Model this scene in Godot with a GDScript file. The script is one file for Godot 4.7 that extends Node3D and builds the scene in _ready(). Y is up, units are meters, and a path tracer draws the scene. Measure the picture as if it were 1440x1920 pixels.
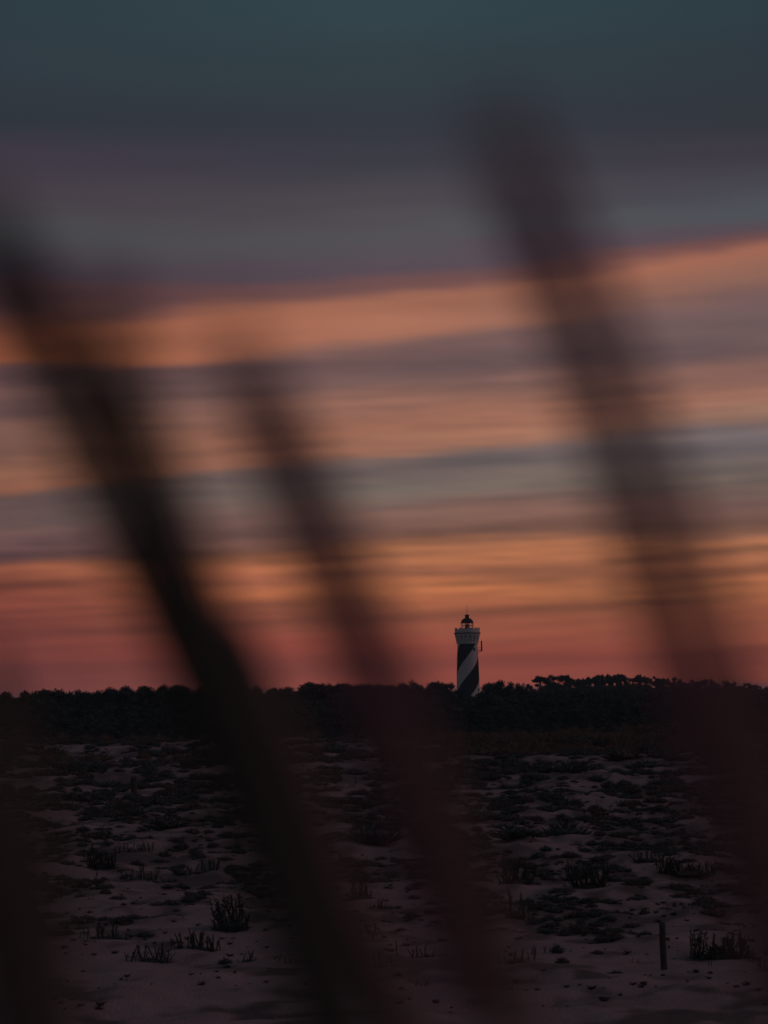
extends Node3D
# Lighthouse behind dunes at dusk, seen through blurred marram seed heads. Camera at the origin, 5 m above the dune flat; looks along -z.

const FPX := 4533.0
const ROLL := 0.0140
var rng := RandomNumberGenerator.new()
var used := {}
var n_big := FastNoiseLite.new()
var n_mid := FastNoiseLite.new()
var n_small := FastNoiseLite.new()
var n_sky := FastNoiseLite.new()
var n_patch := FastNoiseLite.new()
var M := {}

# ---------------------------------------------------------------- naming helpers
func numbered(called: String) -> String:
	var k: int = used.get(called, 0)
	used[called] = k + 1
	return called if k == 0 else "%s_%03d" % [called, k]

func tag(o: Node3D, label: String, category := "", group := "", kind := "") -> void:
	if label: o.set_meta("label", label)
	if category: o.set_meta("category", category)
	if group: o.set_meta("group", group)
	if kind: o.set_meta("kind", kind)

func thing(called: String, label: String, category: String, at: Vector3, group := "") -> Node3D:
	var o := Node3D.new()
	o.name = numbered(called)
	add_child(o)
	o.position = at
	tag(o, label, category, group)
	return o

func part(called: String, mesh: Mesh, mat: Material, parent: Node, at := Vector3.ZERO) -> MeshInstance3D:
	var o := MeshInstance3D.new()
	o.name = called
	o.mesh = mesh
	o.material_override = mat
	o.position = at
	parent.add_child(o, true)
	return o

func lin(r: float, g: float, b: float) -> Color:
	return Color(r, g, b).linear_to_srgb()

func mat(r: float, g: float, b: float, rough := 0.9, vertex := false) -> StandardMaterial3D:
	var m := StandardMaterial3D.new()
	m.albedo_color = lin(r, g, b)
	m.roughness = rough
	m.metallic_specular = 0.25
	m.vertex_color_use_as_albedo = vertex
	return m

# ---------------------------------------------------------------- mesh helpers
func begin(smooth := true) -> SurfaceTool:
	var st := SurfaceTool.new()
	st.begin(Mesh.PRIMITIVE_TRIANGLES)
	st.set_smooth_group(0 if smooth else -1)
	return st

func done(st: SurfaceTool) -> ArrayMesh:
	st.generate_normals()
	return st.commit()

func tri(st: SurfaceTool, a: Vector3, b: Vector3, c: Vector3) -> void:
	st.add_vertex(a)
	st.add_vertex(b)
	st.add_vertex(c)

func quad(st: SurfaceTool, a: Vector3, b: Vector3, c: Vector3, d: Vector3) -> void:
	tri(st, a, b, c)
	tri(st, a, c, d)

func tube(st: SurfaceTool, pts: Array, radii: Array, sides: int, caps := true) -> void:
	var rings := []
	for i in pts.size():
		var t: Vector3 = (pts[mini(i + 1, pts.size() - 1)] - pts[maxi(i - 1, 0)]).normalized()
		var ref := Vector3(0, 0, 1) if absf(t.z) < 0.9 else Vector3(1, 0, 0)
		var u := ref.cross(t).normalized()
		var v := t.cross(u)
		var ring := []
		for k in sides:
			var a := TAU * k / sides
			ring.append(pts[i] + (u * cos(a) + v * sin(a)) * radii[i])
		rings.append(ring)
	for i in pts.size() - 1:
		for k in sides:
			var l := (k + 1) % sides
			quad(st, rings[i][k], rings[i + 1][k], rings[i + 1][l], rings[i][l])
	if caps:
		for k in range(1, sides - 1):
			tri(st, rings[0][0], rings[0][k], rings[0][k + 1])
			tri(st, rings[-1][0], rings[-1][k + 1], rings[-1][k])

func box(st: SurfaceTool, at: Vector3, size: Vector3, turn := 0.0) -> void:
	var b := Basis(Vector3.UP, turn)
	var p := []
	for k in 8:
		p.append(at + b * (size * Vector3((k & 1) - 0.5, ((k >> 1) & 1) - 0.5, ((k >> 2) & 1) - 0.5)))
	for f in [[0, 2, 3, 1], [4, 5, 7, 6], [0, 1, 5, 4], [2, 6, 7, 3], [0, 4, 6, 2], [1, 3, 7, 5]]:
		quad(st, p[f[0]], p[f[1]], p[f[2]], p[f[3]])

# a pointed leaf or grass blade that bends over
func blade(st: SurfaceTool, root: Vector3, dir: Vector3, length: float, width: float, droop: float, segs := 3) -> void:
	var side := dir.cross(Vector3(rng.randf() - 0.5, 0.2, rng.randf() - 0.5)).normalized() * width * 0.5
	var p := root
	var d := dir.normalized()
	var w := 1.0
	for i in segs:
		var q := p + d * length / segs
		var w2 := 1.0 - pow(float(i + 1) / segs, 1.6)
		if i == segs - 1:
			tri(st, p - side * w, q, p + side * w)
		else:
			quad(st, p - side * w, q - side * w2, q + side * w2, p + side * w)
		d = (d + Vector3(0, -droop / segs, 0)).normalized()
		p = q
		w = w2

func lump(st: SurfaceTool, at: Vector3, r: Vector3, tone: Color, lat := 5, lon := 8) -> void:
	var grid := []
	for i in lat + 1:
		var row := []
		var e := -PI / 2 + PI * i / lat
		for k in lon:
			var a := TAU * k / lon
			var j := 0.85 + rng.randf() * 0.3
			row.append(at + r * j * Vector3(cos(e) * cos(a), sin(e), cos(e) * sin(a)))
		grid.append(row)
	st.set_color(tone)
	for i in lat:
		for k in lon:
			var l := (k + 1) % lon
			quad(st, grid[i][k], grid[i + 1][k], grid[i + 1][l], grid[i][l])

func any_dir() -> Vector3:
	var y := rng.randf_range(-1, 1)
	var a := rng.randf() * TAU
	var c := sqrt(1 - y * y)
	return Vector3(c * cos(a), y, c * sin(a))

# a clump of foliage: a ragged core and many leaf-sized faces round it
func foliage(st: SurfaceTool, at: Vector3, r: Vector3, count: int, leaf: float, base: Color) -> void:
	var tone := base * rng.randf_range(0.86, 1.14)
	lump(st, at, r * 0.66, tone)
	for i in count:
		var d := any_dir()
		var p := at + r * d * rng.randf_range(0.62, 1.05)
		var u := any_dir() * leaf * rng.randf_range(0.6, 1.3)
		var v := (d + any_dir() * 0.8 + Vector3(0, 0.3, 0)).normalized() * leaf * rng.randf_range(0.8, 1.6)
		st.set_color(tone * rng.randf_range(0.75, 1.25))
		tri(st, p - u * 0.5, p + v, p + u * 0.5)

# ---------------------------------------------------------------- terrain
func ss(a: float, b: float, x: float) -> float:
	return smoothstep(a, b, x)

func ground(x: float, z: float) -> float:
	var r := sqrt(x * x * 0.09 + z * z)
	var y := -0.8 - 4.2 * ss(2.0, 22.0, r)
	var d := -z
	var flat := ss(24.0, 40.0, r)
	y += (0.075 + 0.12 * ss(44.0, 75.0, d)) * n_mid.get_noise_2d(x, z) * flat * 1.5
	y += (0.06 + 0.035 * ss(44.0, 70.0, d)) * n_small.get_noise_2d(x, z) * 1.5
	y += 0.75 * n_big.get_noise_2d(x, z) * ss(75.0, 150.0, r)
	y += 2.6 * exp(-pow((x - 58.0) / 42.0, 2.0) - pow((d - 590.0) / 90.0, 2.0))
	return y

# how much of the ground carries plant litter and moss, 0..1
func litter(x: float, z: float) -> float:
	var d := -z
	var cover := lerpf(-0.10, 0.18, ss(41.0, 64.0, d)) + 0.25 * ss(180.0, 250.0, d)
	return ss(-0.22, 0.42, n_patch.get_noise_2d(x, z * 0.55) + 0.95 * n_small.get_noise_2d(x * 1.3 + 31.0, z * 0.9) + cover)

func build_ground() -> void:
	var angles := []
	for i in 291:
		angles.append(deg_to_rad(-13.0 + 26.0 * i / 290.0))
	for i in range(1, 84):
		angles.append(deg_to_rad(13.0 + 334.0 * i / 84.0))
	var radii := [0.0]
	var r := 0.4
	while r < 2200.0:
		radii.append(r)
		var step := 0.10 * r
		if r > 27.0 and r < 300.0:
			step = clampf(r * r / (5.0 * FPX) * 2.6, 0.1, 1.1)
		elif r >= 300.0:
			step = 0.035 * r
		r += step
	var na := angles.size()
	var nr := radii.size()
	var pos := PackedVector3Array()
	var col := PackedColorArray()
	pos.resize(na * nr)
	col.resize(na * nr)
	for i in nr:
		for k in na:
			var x: float = radii[i] * sin(angles[k])
			var z: float = -radii[i] * cos(angles[k])
			pos[i * na + k] = Vector3(x, ground(x, z), z)
			var t := litter(x, z)
			var v := 1.0 + 0.22 * n_patch.get_noise_2d(x * 3.0 + 90.0, z * 2.0)
			col[i * na + k] = Color(lerpf(0.325, 0.135, t) * v, lerpf(0.238, 0.104, t) * v, lerpf(0.242, 0.102, t) * v)
	var index := PackedInt32Array()
	for i in nr - 1:
		for k in na:
			var l := (k + 1) % na
			index.append_array([i * na + k, (i + 1) * na + k, (i + 1) * na + l, i * na + k, (i + 1) * na + l, i * na + l])
	var arrays := []
	arrays.resize(Mesh.ARRAY_MAX)
	arrays[Mesh.ARRAY_VERTEX] = pos
	arrays[Mesh.ARRAY_COLOR] = col
	arrays[Mesh.ARRAY_INDEX] = index
	var st := SurfaceTool.new()
	var am := ArrayMesh.new()
	am.add_surface_from_arrays(Mesh.PRIMITIVE_TRIANGLES, arrays)
	st.create_from(am, 0)
	st.generate_normals()
	var o := part("sandy_ground", st.commit(), M.sand, self)
	tag(o, "pinkish dune sand with dark patches of plant litter running to the wood", "ground", "", "structure")

# ---------------------------------------------------------------- sky
func build_sky() -> PanoramaSkyMaterial:
	# cloud bands: height of the band at the left, middle and right of the view (in the photograph's pixels) and its colour there
	var rows := [
		"0 0 0 2e3d44 34464d 2e3e45",
		"110 110 110 313c44 334046 313a42",
		"220 220 220 31373f 363a43 34383f",
		"290 290 285 413a46 3d3d46 3f3b44",
		"370 370 340 494049 4e484f 48464f",
		"430 425 400 4a4a4e 555257 50535a",
		"515 490 440 433842 5b4d57 5a4c54",
		"570 530 465 553a3e 765250 724d4c",
		"630 565 490 96553e aa6e56 a46854",
		"682 620 535 a85f40 a86e58 966858",
		"700 656 582 6c4e4e 795b57 785e5d",
		"770 690 640 70524e 725856 725b5b",
		"840 735 690 7a564c 8a6256 886258",
		"890 800 740 90604c a06a55 986a5a",
		"925 832 770 98604a a26e58 8c6a5c",
		"945 854 806 6e5550 7a6660 6e6467",
		"970 905 880 6c5350 72665f 6c5e58",
		"1010 960 940 644a4a 785a52 7a5a52",
		"1045 1012 1000 604242 7c5649 805848",
		"1070 1036 1020 8c503c b06e4a ae6e4c",
		"1090 1060 1046 94503c ae6c49 a46648",
		"1110 1077 1075 8c4838 985e45 a56344",
		"1130 1110 1110 874638 af6944 ac6642",
		"1160 1140 1140 824237 a05c40 a25c40",
		"1195 1180 1180 7d3e36 9b5540 9b543e",
		"1240 1235 1235 7c3c36 9c4b3c 9a4a3a",
		"1300 1300 1300 80423e ac5242 a85040",
	]
	var ys := []
	var cs := []
	for r in rows:
		var p: PackedStringArray = r.split(" ", false)
		ys.append([float(p[0]), float(p[1]), float(p[2])])
		var three := []
		for k in 3:
			three.append(Color.html(p[3 + k]).srgb_to_linear())
		cs.append(three)
	var im := Image.create_empty(512, 256, false, Image.FORMAT_RGBF)
	for j in 256:
		for i in 512:
			im.set_pixel(i, j, sky_at(TAU * (i + 0.5) / 512.0, PI / 2 - PI * (j + 0.5) / 256.0, ys, cs))
	im.resize(4096, 2048, Image.INTERPOLATE_BILINEAR)
	for j in range(790, 1026):
		for i in range(-320, 320):
			im.set_pixel(posmod(i, 4096), j, sky_at(TAU * (i + 0.5) / 4096.0, PI / 2 - PI * (j + 0.5) / 2048.0, ys, cs))
	var m := PanoramaSkyMaterial.new()
	m.panorama = ImageTexture.create_from_image(im)
	return m

func sky_at(az: float, el: float, ys: Array, cs: Array) -> Color:
	if az > PI: az -= TAU
	var per := FPX
	var px := per * az
	var py := 1290.0 - per * tan(clampf(el, -0.1, 1.2)) - clampf(px, -1200.0, 1200.0) * ROLL
	# long streaks: noise on a cylinder so that it closes behind the viewer
	var cx := cos(az)
	var cz := sin(az)
	var h := -(py + 0.05 * clampf(px, -2000.0, 2000.0)) / 1000.0
	var far := ss(0.30, 0.8, absf(az))
	var warp := 34.0 * n_sky.get_noise_3d(cx * 260.0, h * 260.0, cz * 260.0) + 18.0 * n_sky.get_noise_3d(cx * 700.0 + 50.0, h * 1300.0, cz * 700.0) + 9.0 * n_sky.get_noise_3d(cx * 1500.0, h * 3600.0, cz * 1500.0 + 20.0)
	var y := py + warp * ss(200.0, 420.0, py) + far * 60.0 * n_sky.get_noise_3d(cx * 60.0, 7.0, cz * 60.0)
	var x := clampf(px / 720.0, -1.15, 1.15) * (1.0 - 0.7 * far)
	var side := 0 if x < 0.0 else 2
	var t := absf(x)
	var c: Color = cs[0][1].lerp(cs[0][side], t)
	var last: float = lerpf(ys[0][1], ys[0][side], t)
	if y <= last:
		var up := ss(last, last - 5200.0, y)
		c = c.lerp(Color(0.024, 0.033, 0.047), up)
	else:
		for k in range(1, ys.size()):
			var here: float = lerpf(ys[k][1], ys[k][side], t)
			var b: Color = cs[k][1].lerp(cs[k][side], t)
			if y < here:
				c = c.lerp(b, ss(last, here, y))
				break
			c = b
			last = here
	# away from the glow the low sky turns to the mauve and blue of the other side of the dusk
	var back := ss(0.45, 1.9, absf(az)) * ss(500.0, 900.0, y)
	c = c.lerp(Color(0.062, 0.062, 0.092), back * 0.85)
	var lum := c.r * 0.3 + c.g * 0.5 + c.b * 0.2
	c = c.lerp(Color(lum, lum, lum), 0.04)
	var patch := 0.97 + 0.30 * n_sky.get_noise_3d(cx * 330.0 + 30.0, h * 900.0, cz * 330.0) * ss(430.0, 600.0, py)
	c = Color(c.r * patch, c.g * lerpf(1.0, patch, 0.85), c.b * lerpf(1.0, patch, 0.6))
	# thin streaks of lit and unlit cloud
	var s := n_sky.get_noise_3d(cx * 420.0, h * 2600.0, cz * 420.0 + 9.0) + 0.9 * n_sky.get_noise_3d(cx * 800.0, h * 6000.0, cz * 800.0 + 70.0)
	var amount := ss(560.0, 760.0, py) * (1.0 - 0.55 * ss(1130.0, 1280.0, py))
	s *= (0.32 + 0.32 * ss(985.0, 1030.0, py) * (1.0 - ss(1110.0, 1180.0, py))) * amount
	return Color(maxf(c.r * (1.0 + s), 0.0), maxf(c.g * (1.0 + 0.82 * s), 0.0), maxf(c.b * (1.0 + 0.6 * s), 0.0))

# ---------------------------------------------------------------- lighthouse
func shaft_radius(y: float) -> float:
	return lerpf(3.50, 2.90, clampf((y + 5.0) / 17.5, 0.0, 1.0))

func build_lighthouse() -> void:
	var o := thing("lighthouse", "tall round lighthouse with black and white spiral bands and a dark domed lantern", "lighthouse", Vector3(23.6, 0, -700.0))
	var st := begin()
	var pts := []
	var rad := []
	for i in 26:
		var y := -6.0 + 18.6 * i / 25.0
		pts.append(Vector3(0, y, 0))
		rad.append(shaft_radius(y))
	tube(st, pts, rad, 64)
	part("tower_shaft", done(st), M.white_paint, o)
	for b in 2:
		st = begin()
		for i in 90:
			for k in 14:
				var q := []
				for c in [[0, 0], [1, 0], [1, 1], [0, 1]]:
					var y: float = -5.8 + 18.3 * (i + c[0]) / 90.0
					var mid := (y - 6.0) / 24.3 * 360.0 + (-93.0 if b == 0 else 87.0)
					var a := deg_to_rad(mid + 98.0 * ((k + c[1]) / 14.0 - 0.5))
					var r := shaft_radius(y) + 0.02
					q.append(Vector3(sin(a) * r, y, cos(a) * r))
				quad(st, q[0], q[1], q[2], q[3])
		part("black_band", done(st), M.black_paint, o)
	# machicolated gallery: sixteen arched niches between corbels that lean outwards
	st = begin()
	var na := 256
	var nh := 22
	var grid := []
	for j in nh + 1:
		var row := []
		var f := float(j) / nh
		var y := 12.42 + 2.95 * f
		for k in na:
			var a := TAU * k / na
			var s := absf(fposmod(k / 16.0, 1.0) - 0.5) * 2.0   # 0 in the middle of a niche, 1 at a corbel
			var out := 3.12 + 0.62 * pow(f, 1.15)
			var arch := 0.78 - 0.22 * (1.0 - sqrt(maxf(0.0, 1.0 - pow(minf(s / 0.64, 1.0), 2.0))))
			var r := out
			if s < 0.64 and f > 0.10 and f < arch:
				r = 2.55 + 0.1 * f
			row.append(Vector3(sin(a) * r, y, cos(a) * r))
		grid.append(row)
	for j in nh:
		for k in na:
			var l := (k + 1) % na
			quad(st, grid[j][k], grid[j + 1][k], grid[j + 1][l], grid[j][l])
	part("corbel_arcade", done(st), M.white_paint, o)
	st = begin(false)
	tube(st, [Vector3(0, 15.30, 0), Vector3(0, 15.38, 0), Vector3(0, 15.52, 0), Vector3(0, 15.60, 0)], [3.78, 3.92, 3.92, 3.72], 64)
	part("cornice", done(st), M.dark_stone, o)
	st = begin(false)
	tube(st, [Vector3(0, 15.58, 0), Vector3(0, 16.52, 0), Vector3(0, 16.60, 0), Vector3(0, 16.60, 0), Vector3(0, 15.7, 0)], [3.62, 3.62, 3.56, 3.3, 3.3], 64)
	part("parapet", done(st), M.white_paint, o)
	for k in 9:
		st = begin(false)
		var a := TAU * (k + 0.15) / 9.0
		box(st, Vector3(sin(a) * 3.44, 16.76, cos(a) * 3.44), Vector3(0.95, 0.46, 0.40), a)
		part("merlon", done(st), M.white_paint, o)
	# lantern
	st = begin(false)
	tube(st, [Vector3(0, 15.7, 0), Vector3(0, 16.75, 0), Vector3(0, 16.85, 0)], [1.95, 1.95, 1.82], 24)
	part("lantern_base", done(st), M.dark_metal, o)
	st = begin(false)
	box(st, Vector3(0.75, 16.55, 2.6), Vector3(1.35, 0.65, 0.5), 0.25)
	part("equipment_box", done(st), M.dark_metal, o)
	for k in 10:
		st = begin(false)
		var a := TAU * (k + 0.5) / 10.0
		var p := Vector3(sin(a) * 1.78, 0, cos(a) * 1.78)
		tube(st, [p + Vector3(0, 16.8, 0), p + Vector3(0, 18.45, 0)], [0.055, 0.055], 6)
		part("glazing_bar", done(st), M.dark_metal, o)
		var b := TAU * (k + 1.5) / 10.0
		var q := Vector3(sin(b) * 1.78, 0, cos(b) * 1.78)
		st = begin(false)
		tube(st, [p + Vector3(0, 17.6, 0), q + Vector3(0, 17.6, 0)], [0.05, 0.05], 6)
		part("glazing_rail", done(st), M.dark_metal, o)
		for h in 2:
			st = begin(false)
			var y0 := 16.86 + 0.80 * h
			quad(st, p * 0.985 + Vector3(0, y0, 0), p * 0.985 + Vector3(0, y0 + 0.7, 0), q * 0.985 + Vector3(0, y0 + 0.7, 0), q * 0.985 + Vector3(0, y0, 0))
			part("lantern_pane", done(st), M.glass, o)
	st = begin()
	tube(st, [Vector3(0, 16.8, 0), Vector3(0, 17.2, 0), Vector3(0, 17.45, 0), Vector3(0, 17.7, 0), Vector3(0, 18.3, 0)], [0.4, 0.42, 0.62, 0.5, 0.16], 16)
	part("lens", done(st), M.dark_metal, o)
	st = begin()
	pts = [Vector3(0, 18.36, 0), Vector3(0, 18.44, 0)]
	rad = [1.97, 1.97]
	for i in 9:
		var e := PI * 0.5 * i / 9.0
		pts.append(Vector3(0, 18.50 + 1.42 * sin(e), 0))
		rad.append(1.80 * cos(e))
	tube(st, pts, rad, 32)
	part("dome", done(st), M.dark_metal, o)
	st = begin(false)
	tube(st, [Vector3(0, 19.5, 0), Vector3(0, 20.42, 0), Vector3(0, 20.5, 0), Vector3(0, 20.72, 0), Vector3(0, 20.82, 0)], [0.56, 0.56, 0.67, 0.67, 0.4], 20)
	part("vent_cap", done(st), M.dark_metal, o)
	st = begin(false)
	tube(st, [Vector3(0, 20.7, 0), Vector3(0, 22.2, 0), Vector3(0, 23.6, 0)], [0.07, 0.05, 0.025], 6)
	part("lightning_rod", done(st), M.dark_metal, o)
	# side balcony with a mast
	var bal := begin(false)
	box(bal, Vector3(3.62, 10.35, 0.3), Vector3(1.35, 0.16, 1.3))
	var balcony := part("balcony", done(bal), M.rust, o)
	for z in [-0.3, 0.9]:
		st = begin(false)
		tube(st, [Vector3(3.0, 9.7, z), Vector3(4.15, 10.3, z)], [0.06, 0.06], 6)
		part("bracket", done(st), M.rust, balcony)
		st = begin(false)
		tube(st, [Vector3(4.22, 10.3, z), Vector3(4.22, 11.3, z)], [0.05, 0.05], 6)
		part("railing_post", done(st), M.rust, balcony)
	for y in [10.8, 11.25]:
		st = begin(false)
		tube(st, [Vector3(3.1, y, 0.9), Vector3(4.22, y, 0.9)], [0.045, 0.045], 6)
		tube(st, [Vector3(4.22, y, 0.9), Vector3(4.22, y, -0.3)], [0.045, 0.045], 6)
		part("handrail", done(st), M.rust, balcony)
	st = begin(false)
	tube(st, [Vector3(4.05, 10.2, 0.3), Vector3(4.05, 13.2, 0.3)], [0.19, 0.19], 10)
	part("mast", done(st), M.rust, o)
	# windows
	for w in [[12.6, 38.0, 10.75], [12.6, 62.0, -0.95], [12.6, -150.0, 5.0]]:
		var a := deg_to_rad(w[1])
		var r := shaft_radius(w[2]) + 0.02
		st = begin(false)
		box(st, Vector3(sin(a) * r, w[2], cos(a) * r), Vector3(0.62, 0.98, 0.12), a)
		var f := part("window", done(st), M.dark_stone, o)
		st = begin(false)
		r += 0.075
		box(st, Vector3(sin(a) * r, w[2], cos(a) * r), Vector3(0.42, 0.76, 0.02), a)
		part("pane", done(st), M.dark_glass, f)

# ---------------------------------------------------------------- trees
func pine_mesh(kind: int) -> Array:
	var crown := begin(false)
	var trunk := begin()
	var green := Color(0.040, 0.060, 0.054)
	var h := 1.0
	# unit tree of height 1, later scaled; kinds 0..3 bushy, 4..6 umbrella pines, 7 a thin bare-topped conifer
	if kind < 4:
		tube(trunk, [Vector3(0, -0.05, 0), Vector3(0.02, 0.3, 0), Vector3(-0.01, 0.7, 0)], [0.035, 0.028, 0.012], 6)
		for i in 15:
			var y := rng.randf_range(0.28, 0.9)
			var w := 0.40 * sqrt(maxf(0.06, 1.0 - pow((y - 0.45) / 0.52, 2.0)))
			var a := rng.randf() * TAU
			var p := Vector3(cos(a) * w * rng.randf(), y, sin(a) * w * rng.randf())
			if i % 3 == 0:
				tube(trunk, [Vector3(0, y * 0.7, 0), p], [0.014, 0.005], 4, false)
			foliage(crown, p, Vector3(0.18, 0.12, 0.18) * rng.randf_range(0.6, 1.15), 130, 0.042, green)
	elif kind < 7:
		var lean := rng.randf_range(-0.08, 0.08)
		tube(trunk, [Vector3(0, -0.05, 0), Vector3(lean * 0.4, 0.4, 0), Vector3(lean, 0.8, 0)], [0.028, 0.022, 0.012], 6)
		for i in 17:
			var a := TAU * i / 6.0 + rng.randf()
			var w := rng.randf_range(0.05, 0.36)
			var y := rng.randf_range(0.38, 0.93) - w * 0.22 if i < 12 else rng.randf_range(0.12, 0.4)
			var p := Vector3(lean + cos(a) * w, y, sin(a) * w)
			tube(trunk, [Vector3(lean * 0.7, y - 0.2, 0), Vector3(lean * 0.8 + cos(a) * w * 0.5, y - 0.06, sin(a) * w * 0.5), p], [0.014, 0.01, 0.004], 4, false)
			foliage(crown, p, Vector3(0.13, 0.075, 0.13) * rng.randf_range(0.8, 1.25), 120, 0.04, green)
	else:
		tube(trunk, [Vector3(0, -0.05, 0), Vector3(0, 0.5, 0), Vector3(0.015, 1.0, 0)], [0.03, 0.018, 0.004], 6)
		for i in 22:
			var y := 0.35 + 0.6 * i / 22.0
			var a := i * 2.4
			var w := 0.34 * (1.0 - y) + 0.01
			var p := Vector3(cos(a) * w, y + 0.10 * (1.0 - y), sin(a) * w)
			tube(trunk, [Vector3(0, y, 0), p], [0.010, 0.004], 4, false)
			foliage(crown, p * Vector3(0.8, 1, 0.8), Vector3(0.05, 0.035, 0.05) * (1.25 - y), 16, 0.03, green)
	return [done(crown), done(trunk)]

func scrub_mesh(base: Color) -> ArrayMesh:
	var st := begin(false)
	for i in 9:
		var a := rng.randf() * TAU
		var w := 0.42 * sqrt(rng.randf())
		foliage(st, Vector3(cos(a) * w, rng.randf_range(0.25, 0.85) - w * 0.6, sin(a) * w), Vector3(0.27, 0.20, 0.27) * rng.randf_range(0.7, 1.15), 130, 0.055, base)
	return done(st)

func skyline(px: float) -> float:
	var p := [[-60.0, 1298.0], [0.0, 1297.0], [60.0, 1296.0], [100.0, 1294.0], [148.0, 1298.0], [190.0, 1291.0], [260.0, 1287.0], [300.0, 1284.0], [400.0, 1285.0], [480.0, 1289.0], [545.0, 1288.0], [570.0, 1283.0], [620.0, 1283.0], [680.0, 1284.0], [760.0, 1283.0], [800.0, 1282.0], [820.0, 1278.0], [850.0, 1283.0], [905.0, 1284.0], [920.0, 1280.0], [940.0, 1278.0], [960.0, 1283.0], [985.0, 1283.0], [1003.0, 1270.0], [1040.0, 1267.0], [1075.0, 1269.0], [1120.0, 1266.0], [1190.0, 1267.0], [1230.0, 1272.0], [1300.0, 1274.0], [1330.0, 1275.0], [1380.0, 1280.0], [1440.0, 1286.0], [1500.0, 1288.0]]
	for i in p.size() - 1:
		if px <= p[i + 1][0]:
			return lerpf(p[i][1], p[i + 1][1], clampf((px - p[i][0]) / (p[i + 1][0] - p[i][0]), 0.0, 1.0))
	return p[-1][1]

# height above the eye of the wood's top edge in the direction x/d, at distance d
func wood_top(x: float, d: float) -> float:
	var px := 720.0 + x / d * FPX
	return (1290.0 - (px - 720.0) * ROLL - skyline(clampf(px, -60.0, 1500.0))) / FPX * d

func scatter_stuff(called: String, label: String, mesh: Mesh, m: Material, places: Array) -> void:
	var mm := MultiMesh.new()
	mm.transform_format = MultiMesh.TRANSFORM_3D
	mm.mesh = mesh
	mm.instance_count = places.size()
	for i in places.size():
		mm.set_instance_transform(i, places[i])
	var o := MultiMeshInstance3D.new()
	o.name = numbered(called)
	o.multimesh = mm
	o.material_override = m
	add_child(o)
	tag(o, label, "", "", "stuff")

func spot(x: float, z: float, w: float, h: float, sink := 0.0) -> Transform3D:
	var b := Basis(Vector3.UP, rng.randf() * TAU).scaled(Vector3(w, h, w))
	return Transform3D(b, Vector3(x, ground(x, z) - sink, z))

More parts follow.
